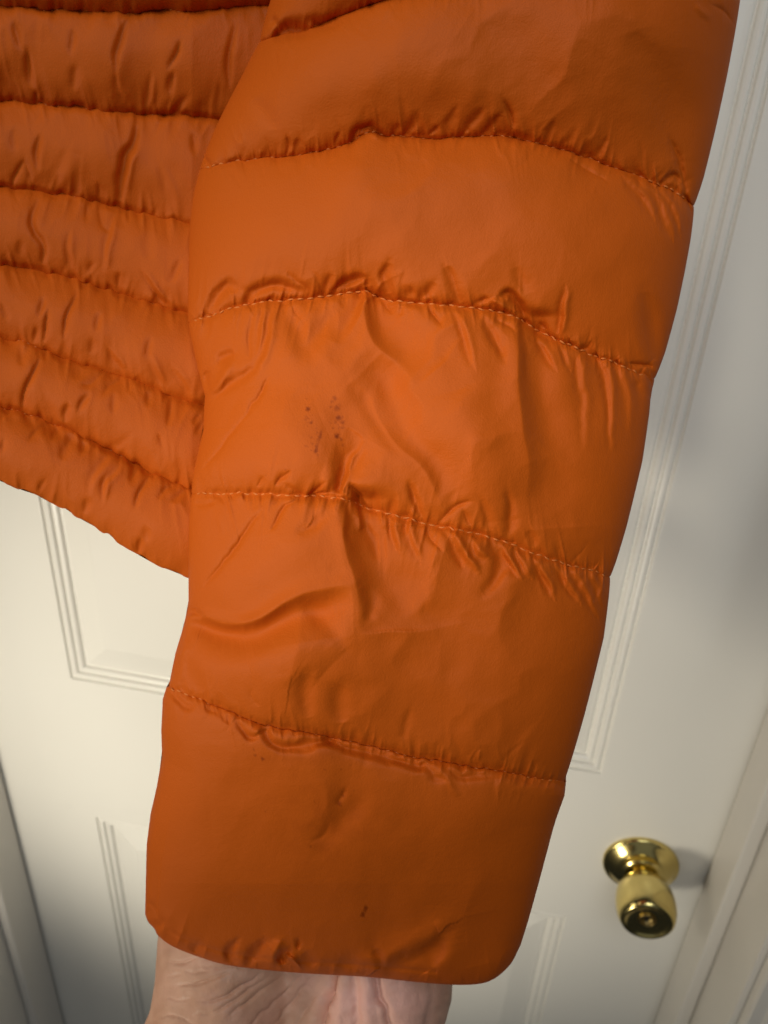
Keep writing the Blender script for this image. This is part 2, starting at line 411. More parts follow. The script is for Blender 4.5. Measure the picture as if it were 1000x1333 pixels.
def stitches(name, p3, nrm, parent, step=0.0031, length=0.0021, rad=0.00031, seed=0, sink=0.0):
    """a run of thread stitches along a 3-D polyline, each a small lens-shaped lozenge"""
    rs = np.random.RandomState(seed)
    d = np.linalg.norm(np.diff(p3, axis=0), axis=1); L = np.concatenate([[0], np.cumsum(d)])
    V, Fq, a = [], [], 0.0
    while a < L[-1] - length:
        pts = [np.array([np.interp(a + length * f, L, p3[:, j]) for j in range(3)]) for f in (0, 0.5, 1)]
        nn = np.array([np.interp(a, L, nrm[:, j]) for j in range(3)]); nn /= np.linalg.norm(nn)
        tg = pts[2] - pts[0]; tg /= np.linalg.norm(tg) + 1e-9
        sd = np.cross(tg, nn); sd /= np.linalg.norm(sd) + 1e-9
        tilt = sd * rs.uniform(-0.0003, 0.0003) + nn * rs.uniform(-0.0002, 0.0002)
        pts = [p_ - nn * (0.00036 + sink + 0.00040 * float(noise2(np.array([a * 90.0]), np.array([seed + .5]), 99)[0]) + rs.uniform(-1, 1) * 0.00014) for p_ in pts]
        base = len(V)
        for f, pr in zip((0, 0.25, 0.5, 0.75, 1), (0.25, 0.9, 1.0, 0.9, 0.25)):
            c = pts[0] * (1 - f) + pts[2] * f + (pts[1] - (pts[0] + pts[2]) / 2) * 4 * f * (1 - f) + nn * (rad * (2.6 * f * (1 - f) - 0.1)) + tilt * (2 * f - 1)
            for q in range(5):
                an = 2 * math.pi * q / 5
                V.append(c + (sd * math.cos(an) + nn * math.sin(an)) * rad * pr)
        for k in range(4):
            for q in range(5):
                x = base + k * 5 + q; y = base + k * 5 + (q + 1) % 5
                Fq.append((x, y, y + 5, x + 5))
        a += step * rs.uniform(0.9, 1.12)
    o = mesh_obj(name, np.array(V), np.array(Fq), THREAD, parent); o['kind'] = 'stuff'
    return o

def stain_attr(o, vals):
    a = o.data.attributes.new('stain', 'FLOAT', 'POINT'); a.data.foreach_set('value', vals.astype(np.float32))

jacket = empty('puffer_jacket')
jacket.location = tuple(at(500, 700, 0.25))
bpy.context.view_layer.update()
tag(jacket, 'orange quilted puffer jacket, one sleeve spread over a hand', 'jacket')
JLOC = np.array(jacket.location)
def build(name, X, Y, W, starts, parent, stain=None, nmax=None):
    """one mesh object per quilted band, all at world coordinates"""
    P = at(X, Y, W) - JLOC
    obs = []
    for k in range(len(starts) - 1):
        a, b = starts[k], starts[k + 1] + 1
        v = P[a:b].reshape(-1, 3)
        o = mesh_obj(name, v, grid_faces(b - a, P.shape[1]), FABRIC, parent)
        if stain is not None: stain_attr(o, stain[a:b].ravel())
        obs.append(o)
    return P, obs

# ------------------------------------------------------------------ sleeve
S_ROWS = [
    [(455, -330), (560, -375), (720, -385), (880, -360), (1000, -320)],
    [(408, -150), (470, -175), (560, -205), (680, -215), (800, -200), (900, -175), (984, -145)],
    [(336, 54), (368, 44), (402, 38), (440, 22), (490, 4), (550, -12), (650, -28), (760, -34), (860, -30), (920, -22), (968, -10)],
    [(258, 220), (290, 213), (330, 207), (375, 203), (420, 196), (450, 187), (470, 177), (485, 173), (510, 177), (560, 180), (620, 178), (655, 176), (690, 184), (740, 197), (790, 214), (830, 229), (860, 242), (885, 253), (906, 268)],
    [(243, 420), (265, 413), (300, 402), (340, 394), (380, 390), (430, 386), (475, 380), (500, 390), (560, 396), (620, 402), (665, 411), (685, 422), (720, 440), (760, 458), (800, 472), (830, 485), (855, 493)],
    [(247, 643), (300, 642), (340, 643), (380, 645), (420, 647), (455, 652), (480, 662), (520, 672), (560, 683), (610, 692), (660, 706), (700, 722), (740, 735), (775, 744), (797, 751)],
    [(217, 894), (250, 907), (290, 922), (320, 935), (350, 945), (390, 952), (430, 960), (470, 968), (500, 976), (540, 985), (580, 992), (615, 998), (650, 1003), (700, 1013), (737, 1018)],
    [(189, 1190), (193, 1200), (202, 1210), (206, 1218), (225, 1232), (260, 1246), (300, 1257), (370, 1265), (430, 1269), (480, 1272), (560, 1280), (610, 1282), (640, 1276), (664, 1256), (678, 1230)],
]
S_L = [(470, -400), (408, -150), (360, -20), (345, 25), (336, 54), (318, 95), (300, 130), (280, 170), (258, 220), (251, 260), (248, 300), (247, 350), (243, 420), (256, 470), (268, 515),
       (266, 560), (252, 615), (247, 643), (246, 700), (247, 752), (247, 785), (241, 813), (229, 850), (221, 882), (217, 894), (212, 910), (210, 950), (211, 985), (204, 1025), (196, 1060), (191, 1100), (189, 1190)]
S_R = [(1012, -400), (984, -145), (968, -10), (965, 0), (961, 20), (946, 95), (931, 165), (916, 232), (906, 268), (899, 310), (891, 350), (880, 402), (866, 458), (855, 493), (848, 513), (845, 538),
       (835, 600), (815, 685), (803, 730), (797, 751), (785, 830), (760, 930), (740, 1005), (737, 1018), (735, 1036), (722, 1072), (712, 1110), (700, 1155), (688, 1198), (678, 1230)]
NC = 520
th = np.linspace(-1, 1, NC)
tq = 0.55 * th + 0.45 * np.sin(th * math.pi / 2)          # denser near the two outlines
tt = (tq + 1) / 2
X, Y, S, B, st = patch(S_ROWS, S_L, S_R, tt, [30, 60, 170, 185, 200, 205, 225])
Tq = np.repeat(tq[None], X.shape[0], 0)
X = X + np.sign(Tq) * np.abs(Tq) ** 8 * 5.0 * (puff(S, .45, .45) - .7) * (B < 6)
# resting shape: a flattened tube
edge = (1 - np.abs(Tq) ** 2.25) ** (1 / 2.0)
bulge = np.interp(Y, [-400, 100, 400, 700, 1000, 1150, 1290], [31, 30, 28, 26, 25, 22, 15])
H = bulge * edge
# quilting
amp = np.array([8.5, 8.5, 8.5, 9, 5.5, 5.0, 6.5])[B]
pa = np.array([.6, .6, .62, .62, .75, .75, .45])[B]; pb = np.array([.7, .7, .75, .7, .7, .62, .34])[B]
H += amp * (0.6 * puff(S, pa, pb) + 0.4 * np.sin(np.pi * np.clip(S, 0, 1)) * (B < 6) + 0.4 * puff(S, pa, pb) * (B == 6) - 0.55) * np.clip(1 - np.abs(Tq) ** 6, 0, 1)
# uneven fill
for sc_, am, sd in ((170, 1.6, 3), (80, 0.7, 4), (38, 0.22, 5)):
    H += am * noise2(X / sc_ + 11, Y / sc_ + 7, sd) * edge
SLEEVE_FOLDS = [
    # --- broad set of the slack bands
    ([(400, 660), (385, 760), (370, 880)], 95, 5.5, 'r', 2), ([(620, 420), (600, 540), (590, 680)], 110, 3.6, 'r', 2), ([(300, 600), (330, 520), (380, 430)], 70, 1.8, 'r', 2),
    ([(560, 700), (560, 800), (540, 900)], 60, 1.6, 'v', 2),
    # --- band above the first visible seam, arm hole side
    ([(350, 50), (372, 41), (402, 44)], 9, 3.2, 'v'), ([(395, 26), (420, 30), (444, 26)], 8, 1.8, 'v'), ([(362, 20), (350, 34)], 6, 1.2, 'c'),
    ([(478, 12), (488, 4)], 5, 1.2, 'c'), ([(928, 4), (944, 18), (955, 30)], 5, .8, 'c'), ([(905, 6), (925, 26)], 5, .6, 'r'),
    ([(325, 130), (345, 148), (357, 170)], 10, .8, 'v'), ([(600, 30), (680, 90), (720, 150)], 40, 1.2, 'v'), ([(830, 40), (870, 140), (885, 210)], 26, 1.2, 'v'),
    # --- first seam
    ([(456, 188), (466, 172), (480, 164), (492, 173), (505, 180)], 5, 1.9, 'v'), ([(470, 178), (482, 174), (494, 182)], 4, 1.0, 'r'),
    ([(655, 128), (664, 150), (668, 176)], 5, 1.7, 'c'), ([(660, 175), (676, 178), (690, 184)], 5, 1.2, 'v'), ([(652, 148), (640, 165), (628, 176)], 4.5, 1.1, 'v'), ([(630, 143), (612, 160), (604, 175)], 5, 1.0, 'v'),
    ([(595, 142), (585, 160), (580, 176)], 5, .8, 'v'), ([(545, 148), (535, 163), (525, 176)], 6, 1.0, 'v'), ([(572, 165), (560, 176)], 4, .8, 'c'), ([(520, 160), (512, 175)], 4, .8, 'v'),
    ([(375, 178), (378, 190), (374, 202)], 3.5, .9, 'c'), ([(441, 172), (432, 190)], 3.5, .7, 'c'), ([(392, 180), (384, 199)], 3.5, .6, 'v'), ([(262, 203), (270, 212), (268, 218)], 4, 1.2, 'c'),
    ([(872, 180), (888, 220), (895, 262)], 6, 1.7, 'c'), ([(866, 236), (878, 230), (888, 238)], 4, 1.5, 'v'), ([(888, 250), (897, 268), (900, 285)], 4, 1.3, 'c'), ([(740, 205), (765, 219), (790, 236)], 5, .9, 'c'),
    ([(815, 230), (838, 254), (852, 282)], 6, 1.3, 'f'), ([(838, 238), (862, 268), (876, 312)], 6, 1.5, 'f'), ([(855, 244), (876, 272), (886, 306)], 5, 1.3, 'f'), ([(775, 205), (784, 192), (790, 180)], 4, .7, 'v'), ([(715, 188), (716, 172), (720, 158)], 4, .7, 'v'),
    # --- second seam, cloth bunched above it
    ([(276, 408), (281, 388), (296, 372), (312, 378)], 7, 2.4, 'v'), ([(318, 398), (330, 381), (352, 372), (376, 374), (398, 384)], 7, 2.6, 'v'), ([(374, 352), (388, 366), (402, 382)], 5, 1.0, 'c'),
    ([(432, 356), (428, 370), (424, 384)], 5, 1.3, 'v'), ([(434, 384), (446, 370), (462, 361), (476, 362)], 5.5, 2.6, 'v'), ([(476, 362), (478, 374)], 4, 1.0, 'c'), ([(506, 340), (502, 360), (507, 384)], 6, 1.8, 'v'),
    ([(565, 366), (556, 378), (546, 390)], 6, 1.3, 'v'), ([(580, 346), (590, 366), (602, 392)], 7, 1.6, 'v'), ([(540, 374), (528, 388)], 6, 1.0, 'v'), ([(652, 387), (664, 381), (674, 394), (684, 420)], 5, 3.0, 'v'), ([(640, 390), (655, 398), (668, 406)], 5, 1.5, 'r'),
    ([(620, 396), (640, 388)], 4, 1.0, 'v'), ([(670, 345), (680, 366), (688, 385)], 7, .9, 'v'), ([(736, 376), (734, 412), (726, 436)], 5, 1.6, 'f'), ([(700, 418), (712, 428)], 4, .9, 'c'), ([(770, 445), (760, 456)], 4, .8, 'c'), ([(820, 474), (850, 476)], 3.5, 1.2, 'c'),
    ([(842, 488), (850, 500), (848, 516)], 4, 1.4, 'c'), ([(840, 380), (852, 430), (858, 470)], 12, 1.6, 'v'),
    # --- under the second seam
    ([(548, 505), (515, 475), (488, 440), (474, 405), (474, 383)], 21, 2.4, 'g', 3), ([(474, 386), (466, 420), (452, 452)], 9, 1.6, 'g', 1), ([(360, 396), (385, 430), (400, 452), (440, 400)], 14, 1.6, 'v'),
    ([(330, 408), (324, 440), (326, 466)], 5, 1.0, 'c'), ([(343, 402), (337, 432), (333, 458)], 4, 1.1, 'f'), ([(356, 397), (350, 436), (336, 476), (322, 490)], 6, 1.3, 'f'),
    ([(272, 480), (268, 496), (270, 510)], 4.5, 2.0, 'v'), ([(306, 460), (294, 464), (284, 472)], 6, 1.6, 'v'), ([(303, 474), (286, 498), (271, 516)], 6, 1.6, 'r'), ([(262, 480), (268, 510), (274, 518)], 4, 1.2, 'r'), ([(338, 478), (318, 490), (302, 498), (284, 512)], 6, 1.6, 'v'),
    ([(348, 492), (335, 518), (318, 542)], 3.2, .8, 'c'), ([(320, 540), (290, 578), (264, 612)], 4, .7, 'c'),
    ([(558, 400), (566, 414), (574, 424)], 4, .9, 'c'), ([(588, 402), (600, 424), (612, 462), (618, 475)], 6, 1.2, 'f'), ([(628, 412), (642, 436), (656, 468)], 6, 1.6, 'v'), ([(643, 414), (658, 420), (672, 432)], 5, 1.1, 'c'), ([(500, 396), (510, 410)], 4, .7, 'c'), ([(522, 398), (520, 412)], 4, .6, 'c'),
    ([(690, 690), (684, 600), (678, 510), (676, 450), (675, 415)], 26, 3.2, 'g', 3), ([(680, 424), (686, 460), (690, 500)], 7, 1.4, 'v', 1),
    ([(698, 436), (712, 462), (722, 478)], 5, 1.2, 'f'), ([(728, 444), (738, 462), (744, 480)], 5, 1.2, 'f'), ([(745, 452), (756, 480), (760, 540), (758, 590)], 8, 1.5, 'f', 1), ([(783, 468), (792, 496), (796, 545), (794, 590)], 7, 1.9, 'f', 1), ([(806, 478), (816, 520), (818, 570)], 7, 1.1, 'f', 1), ([(830, 500), (832, 540)], 6, .8, 'v', 1),
    # --- big slack folds over the stained patch
    ([(574, 655), (550, 618), (522, 586), (498, 552), (478, 518), (455, 492)], 20, 2.4, 'g', 0), ([(452, 492), (485, 536), (512, 574), (545, 612)], 11, 1.5, 'v'), ([(476, 572), (460, 600), (446, 640)], 8, 2.8, 'g', 3), ([(436, 640), (452, 606), (474, 574)], 9, 1.4, 'v'),
    ([(590, 500), (640, 600), (655, 680)], 34, 2.0, 'r'), ([(300, 540), (360, 560), (420, 540)], 50, 1.2, 'r'),
    # --- third seam
    ([(457, 632), (467, 644), (472, 664)], 4.2, 2.4, 'v'), ([(442, 640), (458, 648), (466, 656)], 5, 1.4, 'r'), ([(371, 631), (384, 641), (396, 645)], 3.6, 1.0, 'v'), ([(424, 630), (410, 639), (400, 646)], 3.4, 1.2, 'c'), ([(376, 612), (366, 624), (358, 634)], 3.2, .9, 'c'), ([(345, 622), (336, 634)], 3.5, .6, 'c'),
    ([(432, 640), (415, 643), (398, 646)], 3, 1.0, 'c'), ([(533, 628), (540, 648), (550, 676)], 5, 1.5, 'v'), ([(570, 678), (590, 662), (612, 652)], 4, 1.0, 'c'), ([(515, 650), (508, 668)], 5, .8, 'v'), ([(490, 640), (484, 660)], 6, .9, 'v'), ([(625, 650), (634, 672), (636, 692)], 6, 1.1, 'v'), ([(603, 665), (612, 684)], 4, .8, 'c'),
    ([(662, 640), (664, 676), (660, 704)], 6, 1.4, 'v'), ([(690, 690), (694, 712)], 5, .8, 'v'), ([(252, 653), (268, 656), (280, 654)], 4, .8, 'v'),
    # --- below the third seam: ridge line with the shaded side on its right
    ([(468, 830), (460, 770), (452, 720), (447, 690), (450, 652)], 30, 4.4, 'g', 3), ([(452, 660), (452, 684), (460, 706)], 7, 1.6, 'v', 1), ([(464, 668), (472, 690)], 6, 1.2, 'r'), ([(470, 765), (482, 795), (478, 812)], 10, 1.2, 'v'),
    ([(386, 651), (368, 664), (352, 690)], 3.6, .9, 'c'), ([(338, 664), (316, 696), (290, 734), (262, 768)], 4.5, 1.1, 'c'), ([(400, 680), (396, 690), (426, 672)], 8, .8, 'v'), ([(470, 680), (486, 700), (492, 730)], 7, 1.0, 'v'),
    ([(505, 672), (514, 700), (520, 720)], 5, 1.0, 'f'), ([(530, 678), (536, 704), (546, 732)], 5, 1.0, 'f'), ([(553, 684), (566, 706), (580, 718)], 5, 1.1, 'c'), ([(575, 690), (590, 712), (604, 740)], 5, 1.0, 'v'), ([(592, 694), (606, 716), (622, 746)], 5, 2.0, 'r'), ([(612, 698), (626, 716), (636, 726)], 4.5, 1.5, 'r'),
    ([(636, 704), (650, 728), (646, 752), (626, 774)], 7, 1.8, 'v'), ([(654, 712), (664, 734), (676, 750)], 5, 1.5, 'f'), ([(672, 715), (684, 742), (690, 752)], 5, 1.2, 'f'), ([(694, 722), (706, 748), (722, 780)], 5, 1.6, 'f'), ([(722, 730), (734, 752), (752, 782)], 5.5, 1.4, 'f'), ([(742, 738), (760, 768), (776, 800)], 5, 1.2, 'f'), ([(765, 742), (776, 762), (784, 785)], 4.5, 1.0, 'f'), ([(784, 748), (790, 770)], 4, .8, 'v'),
    # --- deep fold on the inner side of the elbow
    ([(238, 800), (262, 804), (290, 814), (330, 808), (372, 786), (420, 766), (456, 760)], 20, 4.4, 'g', 0), ([(244, 806), (275, 820), (320, 822)], 12, 1.8, 'v'), ([(240, 797), (252, 796), (262, 803)], 5, 2.2, 'v'),  ([(400, 785), (435, 830), (450, 850)], 12, 1.0, 'v'), ([(230, 850), (250, 880), (262, 905)], 12, 1.2, 'v'),
    ([(240, 830), (237, 860), (236, 890)], 5, .9, 'r'), ([(320, 860), (390, 850), (430, 880)], 40, 2.0, 'r'),
    ([(330, 895), (326, 905), (340, 918)], 5, .7, 'c'), ([(408, 880), (398, 905), (402, 930)], 10, 1.1, 'v'), ([(452, 895), (444, 915), (446, 940)], 12, 1.4, 'v'), ([(536, 920), (530, 940), (524, 962)], 6, 1.1, 'v'), ([(700, 935), (680, 960), (655, 990)], 4.5, .9, 's'), ([(625, 978), (622, 992)], 3, .9, 'k'), ([(572, 970), (568, 986)], 3, .8, 'k'), ([(695, 990), (700, 1006)], 3.5, .8, 'c'),
    # --- cuff seam: the lower edge of the stitched ridge casts a deep groove
    ([(215, 898), (228, 906), (240, 920), (250, 916)], 5, 2.2, 'v'), ([(262, 918), (285, 926), (296, 938)], 4.5, 1.2, 'v'), ([(298, 928), (300, 942)], 3.5, 1.5, 'c'), ([(309, 934), (314, 948), (326, 959), (340, 957)], 4.2, 2.6, 'v'),
    ([(347, 952), (356, 966), (376, 972), (404, 969), (428, 963)], 5.5, 3.4, 'v', 2), ([(428, 963), (450, 974), (480, 981), (515, 990), (548, 998)], 5.5, 3.2, 'v', 2), ([(548, 994), (566, 1010), (580, 1018)], 4.5, 1.8, 'v'), ([(582, 1000), (600, 1010), (625, 1012), (650, 1010)], 4.5, 1.6, 'v'), ([(570, 1000), (584, 1020), (598, 1038)], 5, 1.0, 'r'), ([(660, 1008), (690, 1016), (735, 1024)], 4.5, 1.2, 'v', 2),
    ([(330, 948), (338, 952)], 4, 1.2, 'r'),
    # --- cuff
    ([(452, 1025), (446, 1036), (440, 1048)], 5, .9, 'c'), ([(470, 1040), (440, 1080), (425, 1105)], 14, 1.0, 'v'), ([(430, 1070), (420, 1088), (404, 1096)], 6, .6, 'c'), ([(270, 1060), (360, 1050), (430, 1075)], 40, 1.0, 'r'),
    ([(309, 1224), (300, 1238), (306, 1256)], 6, 1.5, 'v'), ([(346, 1226), (334, 1242), (322, 1258)], 6.5, 1.7, 'v'), ([(366, 1222), (358, 1240), (352, 1258)], 6, 1.3, 'r'), ([(374, 1236), (366, 1246), (366, 1256)], 4.5, 2.0, 'v'), ([(370, 1240), (380, 1250), (390, 1260)], 4, 1.8, 'k'), ([(388, 1222), (386, 1236)], 4, .9, 'c'), ([(395, 1240), (410, 1258)], 7, .8, 'v'),
    ([(494, 1260), (520, 1246), (548, 1232), (562, 1224), (570, 1218)], 6, 2.0, 's', 2), ([(573, 1218), (577, 1230), (572, 1246), (560, 1258)], 7, 1.4, 's'), ([(488, 1236), (494, 1250), (492, 1262)], 5, .9, 'v'), ([(258, 1230), (252, 1240)], 5, .8, 'v'), ([(440, 1250), (470, 1262)], 8, .8, 'v'),
    ([(200, 1200), (215, 1205)], 5, 1.0, 'v'), ([(620, 1190), (640, 1250)], 30, .8, 'v'),
]
XW = X + 2.4 * noise2(X / 20, Y / 20, 61) + .6 * noise2(X / 7, Y / 7, 62)
YW = Y + 2.4 * noise2(X / 20 + 40, Y / 20, 63) + .6 * noise2(X / 7 + 40, Y / 7, 64)
for k in range(3, 7):
    Y = Y + 1.4 * noise2(X / 8, X * 0 + k, 300 + k) * np.exp(-(((Y - Y[st[k]][None]) / 9) ** 2)) * (np.abs(Tq) < .97)
XS, YS = X + 6 * noise2(X / 55, Y / 55, 161), Y + 6 * noise2(X / 55 + 40, Y / 55, 163)
for s_ in SLEEVE_FOLDS:
    if s_[1] >= 9: add_stroke(H, XS, YS, s_[0], s_[1] * 1.1, s_[2] * 1.35, *s_[3:])
    else: add_stroke(H, XW, YW, s_[0], s_[1] * 1.15, s_[2] * (.7 if 893 < s_[0][0][1] < 1012 else 2.8 if s_[0][0][1] > 1215 else 1.6 if s_[3] == 'c' and s_[1] < 4.6 else 1.15), *s_[3:])
# thin cloth: faint branching creases
cru = np.zeros(X.shape)
for sc_, am, sd in ((95, .95, 201), (46, .22, 203)):
    nn_ = noise2((XW * .8 + YW * .35) / sc_, (YW - XW * .3) / (sc_ * 1.5), sd) + .35 * noise2(XW / sc_ * 2.1 + 9, YW / sc_ * 2.1, sd + 1)
    cru += am * (0.5 - np.sqrt(nn_ ** 2 + .004) * 1.6)
H += cru * np.array([.4, .4, .6, .65, 1.3, 1.3, .9])[B] * edge
def seam_q(Yg, r):
    return (Yg - Yg[r][None]) * 0.95
def gathers(Hg, Xg, Yg, r, seed, up, dn, reach, per):
    """cloth gathered along a stitched row: ruffles that run away from the seam and die out"""
    q = seam_q(Yg, r); m = np.abs(q) < reach * 3.2
    a, b, c = Xg[m] + q[m] * (0.35 * noise2(Xg[m] / 60, Yg[m] * 0 + seed, seed)), q[m], np.abs(q[m])
    n = (1 - 2 * np.abs(noise2(a / per, b / (reach * 1.6) + 50, seed + 1))) * .6 + (1 - 2 * np.abs(noise2(a / (per * .45), b / reach + 20, seed + 2))) * .3 * np.exp(-c / (reach * .4))
    lenm = 0.35 + 0.65 * np.clip(0.5 + noise2(a / (per * 2.6), b * 0 + 3, seed + 3), 0, 1)
    Hg[m] += n * np.where(b < 0, up, dn) * np.exp(-(c / (reach * lenm)) ** 1.4) * (1 - np.exp(-(c / 3.0) ** 2) * 0.6)
for k, (seed, up, dn, reach) in {1: (20, .8, .5, 26), 2: (21, .9, .6, 26), 3: (22, 1.15, .55, 26), 4: (23, 1.2, 1.0, 30), 5: (24, .8, 1.2, 32), 6: (25, .9, .7, 20)}.items():
    gathers(H, X, Y, st[k], seed * 10, up * 1.2, dn * 1.2, reach * 1.05, 10)
    seam_puckers(H, XW, YW, S_ROWS[k], seed, up, dn, 13, 9, 50, .65)
gathers(H, X, Y, X.shape[0] - 1, 260, 2.1, 0, 30, 17)
# stitched channel: narrow pinch along every seam with a slight lip
for k in range(1, 7):
    q = seam_q(Y, st[k])
    H -= (.5 if k < 3 else .6 if k == 3 else 1) * (1.0 * np.exp(-(q / 5.0) ** 2) + .8 * np.exp(-(q / 14.0) ** 2)) * (0.35 + 0.65 * edge)
# turned-under hem at the cuff
q = np.full(X.shape, 999.); m = S > 0.75; m &= B == 6
q[m] = seg_dist(X[m], Y[m], smooth_poly(S_ROWS[7], 3))[0]
hem = np.clip(q / 26.0, 0, 1); H -= 7.0 * (1 - np.sqrt(np.clip(1 - (1 - hem) ** 2, 0, 1)))
H -= 0.7 * np.exp(-((q - 15) / 3.2) ** 2) * (Tq < 0.5)

WS = 0.9
def w_base(y):                          # the sleeve leans: shoulder end towards the viewer, cuff curling away over the hand
    g = np.arange(-450, 1400.0, 10); sl = np.interp(g, [-400, 0, 200, 400, 800, 950, 1080, 1160, 1300], [10e-5, 10e-5, 5.5e-5, 0, -0.5e-5, 2e-5, 9e-5, 15e-5, 18e-5])
    c = np.cumsum(sl) * 10; c += 0.276 - np.interp(600, g, c)
    return np.interp(y, g, c) * WS
W_BASE = w_base(Y)
WF = W_BASE - H * mm * WS
# stains
stain = np.zeros(X.shape)
def blot(x, y, r, a=1.0):
    d = np.hypot(X - x + 1.2 * noise2(X / 2.2, Y / 2.2, 31), Y - y + 1.2 * noise2(X / 2.2 + 9, Y / 2.2, 32))
    np.maximum(stain, a * np.clip(1.5 - d / (r * 1.1), 0, 1), out=stain)
for b_ in [(401, 533, 2.6, .9), (405, 550, 2, .75), (398, 546, 1.4, .4), (436, 518, 2.6, .55), (433, 523, 1.8, .4), (439, 531, 3.0, .6), (441, 544, 3.0, .85), (446, 550, 2.4, .6), (447, 557, 1.6, .4), (439, 568, 2.8, .95), (444, 572, 1.8, .6), (407, 578, 1.8, .4), (411, 588, 2.2, .8),
           (333, 983, 1.6, .55), (342, 988, 2.2, .8), (331, 976, 1.6, .35), (442, 1046, 2.6, .6), (446, 1036, 2.0, .5), (404, 1102, 2.2, .4), (424, 1002, 1.5, .35), (372, 612, 1.4, .3)]: blot(*b_)
rs = np.random.RandomState(12)
for _ in range(46):
    c_ = [(438, 540), (441, 556), (412, 575), (402, 542)][rs.randint(4)]
    blot(c_[0] + rs.randn() * 4.5, c_[1] + rs.randn() * 11, rs.uniform(.8, 1.5), rs.uniform(.15, .5))
for _ in range(26):
    blot(rs.uniform(330, 470), rs.uniform(975, 1110), rs.uniform(.8, 1.4), rs.uniform(.1, .35))
for (x0, y0, x1, y1, a) in ((418, 562, 411, 588, .75), (477, 1181, 472, 1192, .85), (363, 648, 357, 655, .3)):
    for f in np.linspace(0, 1, 9): blot(x0 + (x1 - x0) * f, y0 + (y1 - y0) * f, 2.0, a * (0.7 + 0.3 * math.sin(9 * f)))
gr = noise2(X / 16, Y / 16, 41) + 0.5 * noise2(X / 7, Y / 7, 42)
for (gx, gy, grx, gry, ga) in ((425, 1075, 60, 45, .16), (400, 985, 80, 14, .13), (425, 545, 40, 40, .05), (470, 1180, 120, 60, .05)):
    stain = np.maximum(stain, ga * np.exp(-((X - gx) / grx) ** 2 - ((Y - gy) / gry) ** 2) * np.clip(0.6 + gr, 0, 1.3))

# back of the sleeve: plain tube wall closing the front (the part that carries the bands)
bt = np.linspace(-1, 1, 60); bq = 0.55 * bt + 0.45 * np.sin(bt * math.pi / 2)
ri = np.unique(np.concatenate([np.arange(0, X.shape[0], 14), st, [X.shape[0] - 1]]))
ci = np.array([np.argmin(np.abs(tq - v)) for v in bq])
Xb, Yb, Tb = X[np.ix_(ri, ci)], Y[np.ix_(ri, ci)], Tq[np.ix_(ri, ci)]
eb = (1 - np.abs(Tb) ** 2.6) ** (1 / 2.2)
Wb = WF[np.ix_(ri, ci)] * (np.abs(Tb) >= 1) + np.where(np.abs(Tb) < 1, W_BASE[np.ix_(ri, ci)] + 0.009 * eb + 0.003 * np.abs(np.sin(Yb / 30)) * eb, 0)
Pb = at(Xb, Yb, Wb) - JLOC
sleeve = mesh_obj('sleeve', Pb.reshape(-1, 3), grid_faces(len(ri), len(ci))[:, ::-1].copy(), FABRIC, jacket)
tag(sleeve, 'sleeve with wide quilted bands and dark specks near the elbow')
stain_attr(sleeve, np.zeros(len(sleeve.data.vertices)))
P, bands = build('quilted_band', X, Y, WF, st, sleeve, stain)
bands[4]['label'] = 'slack band speckled with dark stains'
bands[6]['label'] = 'cuff band with a puckered hem'
fwd = -to_world([0, 0, 1])
for k in range(3, 7):
    r = st[k]; p3 = P[r, 10:-10:3] + fwd * 0.00045
    stitches('stitching', p3, np.repeat(fwd[None], len(p3), 0), sleeve, seed=k, sink=[0, 0, 0.0001, 0.0001, 0, 0.0001, 0.00025][k])

# ------------------------------------------------------------------ body of the jacket
T_ROWS = [
    [(-420, -330), (-200, -300), (100, -280), (440, -290)],
    [(-420, -110), (-200, -118), (0, -112), (200, -100), (430, -110)],
    [(-420, -30), (-200, -12), (-60, 2), (0, 8), (60, 12), (150, 16), (230, 14), (300, 10), (360, 6), (430, 0)],
    [(-420, 60), (-200, 98), (-60, 124), (0, 131), (50, 135), (100, 140), (150, 146), (200, 150), (240, 151), (290, 156), (340, 160), (430, 168)],
    [(-420, 160), (-200, 205), (-60, 234), (0, 243), (50, 250), (100, 257), (150, 270), (200, 281), (245, 291), (300, 304), (360, 318), (430, 335)],
    [(-420, 240), (-200, 295), (-60, 332), (0, 345), (30, 350), (60, 355), (100, 365), (150, 380), (200, 395), (240, 408), (300, 428), (360, 446), (430, 466)],
    [(-420, 315), (-200, 380), (-60, 424), (0, 440), (30, 445), (60, 457), (100, 472), (150, 487), (200, 507), (240, 521), (265, 529), (320, 552), (370, 574), (430, 596)],
    [(-420, 395), (-200, 465), (-60, 512), (0, 530), (30, 537), (65, 550), (110, 570), (150, 590), (200, 617), (247, 637), (310, 672), (370, 706), (430, 736)],
    [(-420, 470), (-200, 545), (-60, 602), (0, 626), (40, 642), (75, 659), (110, 677), (140, 696), (170, 716), (200, 733), (222, 742), (247, 752), (310, 780), (370, 808), (430, 838)],
]
T_L = [(-420, -400), (-420, 500)]; T_R = [(440, -400), (430, 900)]
tt2 = np.linspace(0, 1, 430)
X2, Y2, S2, B2, st2 = patch(T_ROWS, T_L, T_R, tt2, [14, 14, 40, 62, 62, 58, 58, 58, 62])
S2h = S2
H2 = np.zeros(X2.shape)
amp = np.array([5.5, 5.5, 5.5, 5.8, 6.2, 6.4, 6.5, 6.5, 7])[B2]
pa = np.array([.7, .7, .7, .7, .7, .7, .7, .6, .45])[B2]; pb = np.array([.62, .62, .62, .62, .62, .62, .62, .62, .4])[B2]
H2 += amp * (0.35 * puff(S2, pa, pb) + 0.65 * np.where(B2 < 8, np.sin(np.pi * np.clip(S2, 0, 1)), puff(S2, pa, pb)))
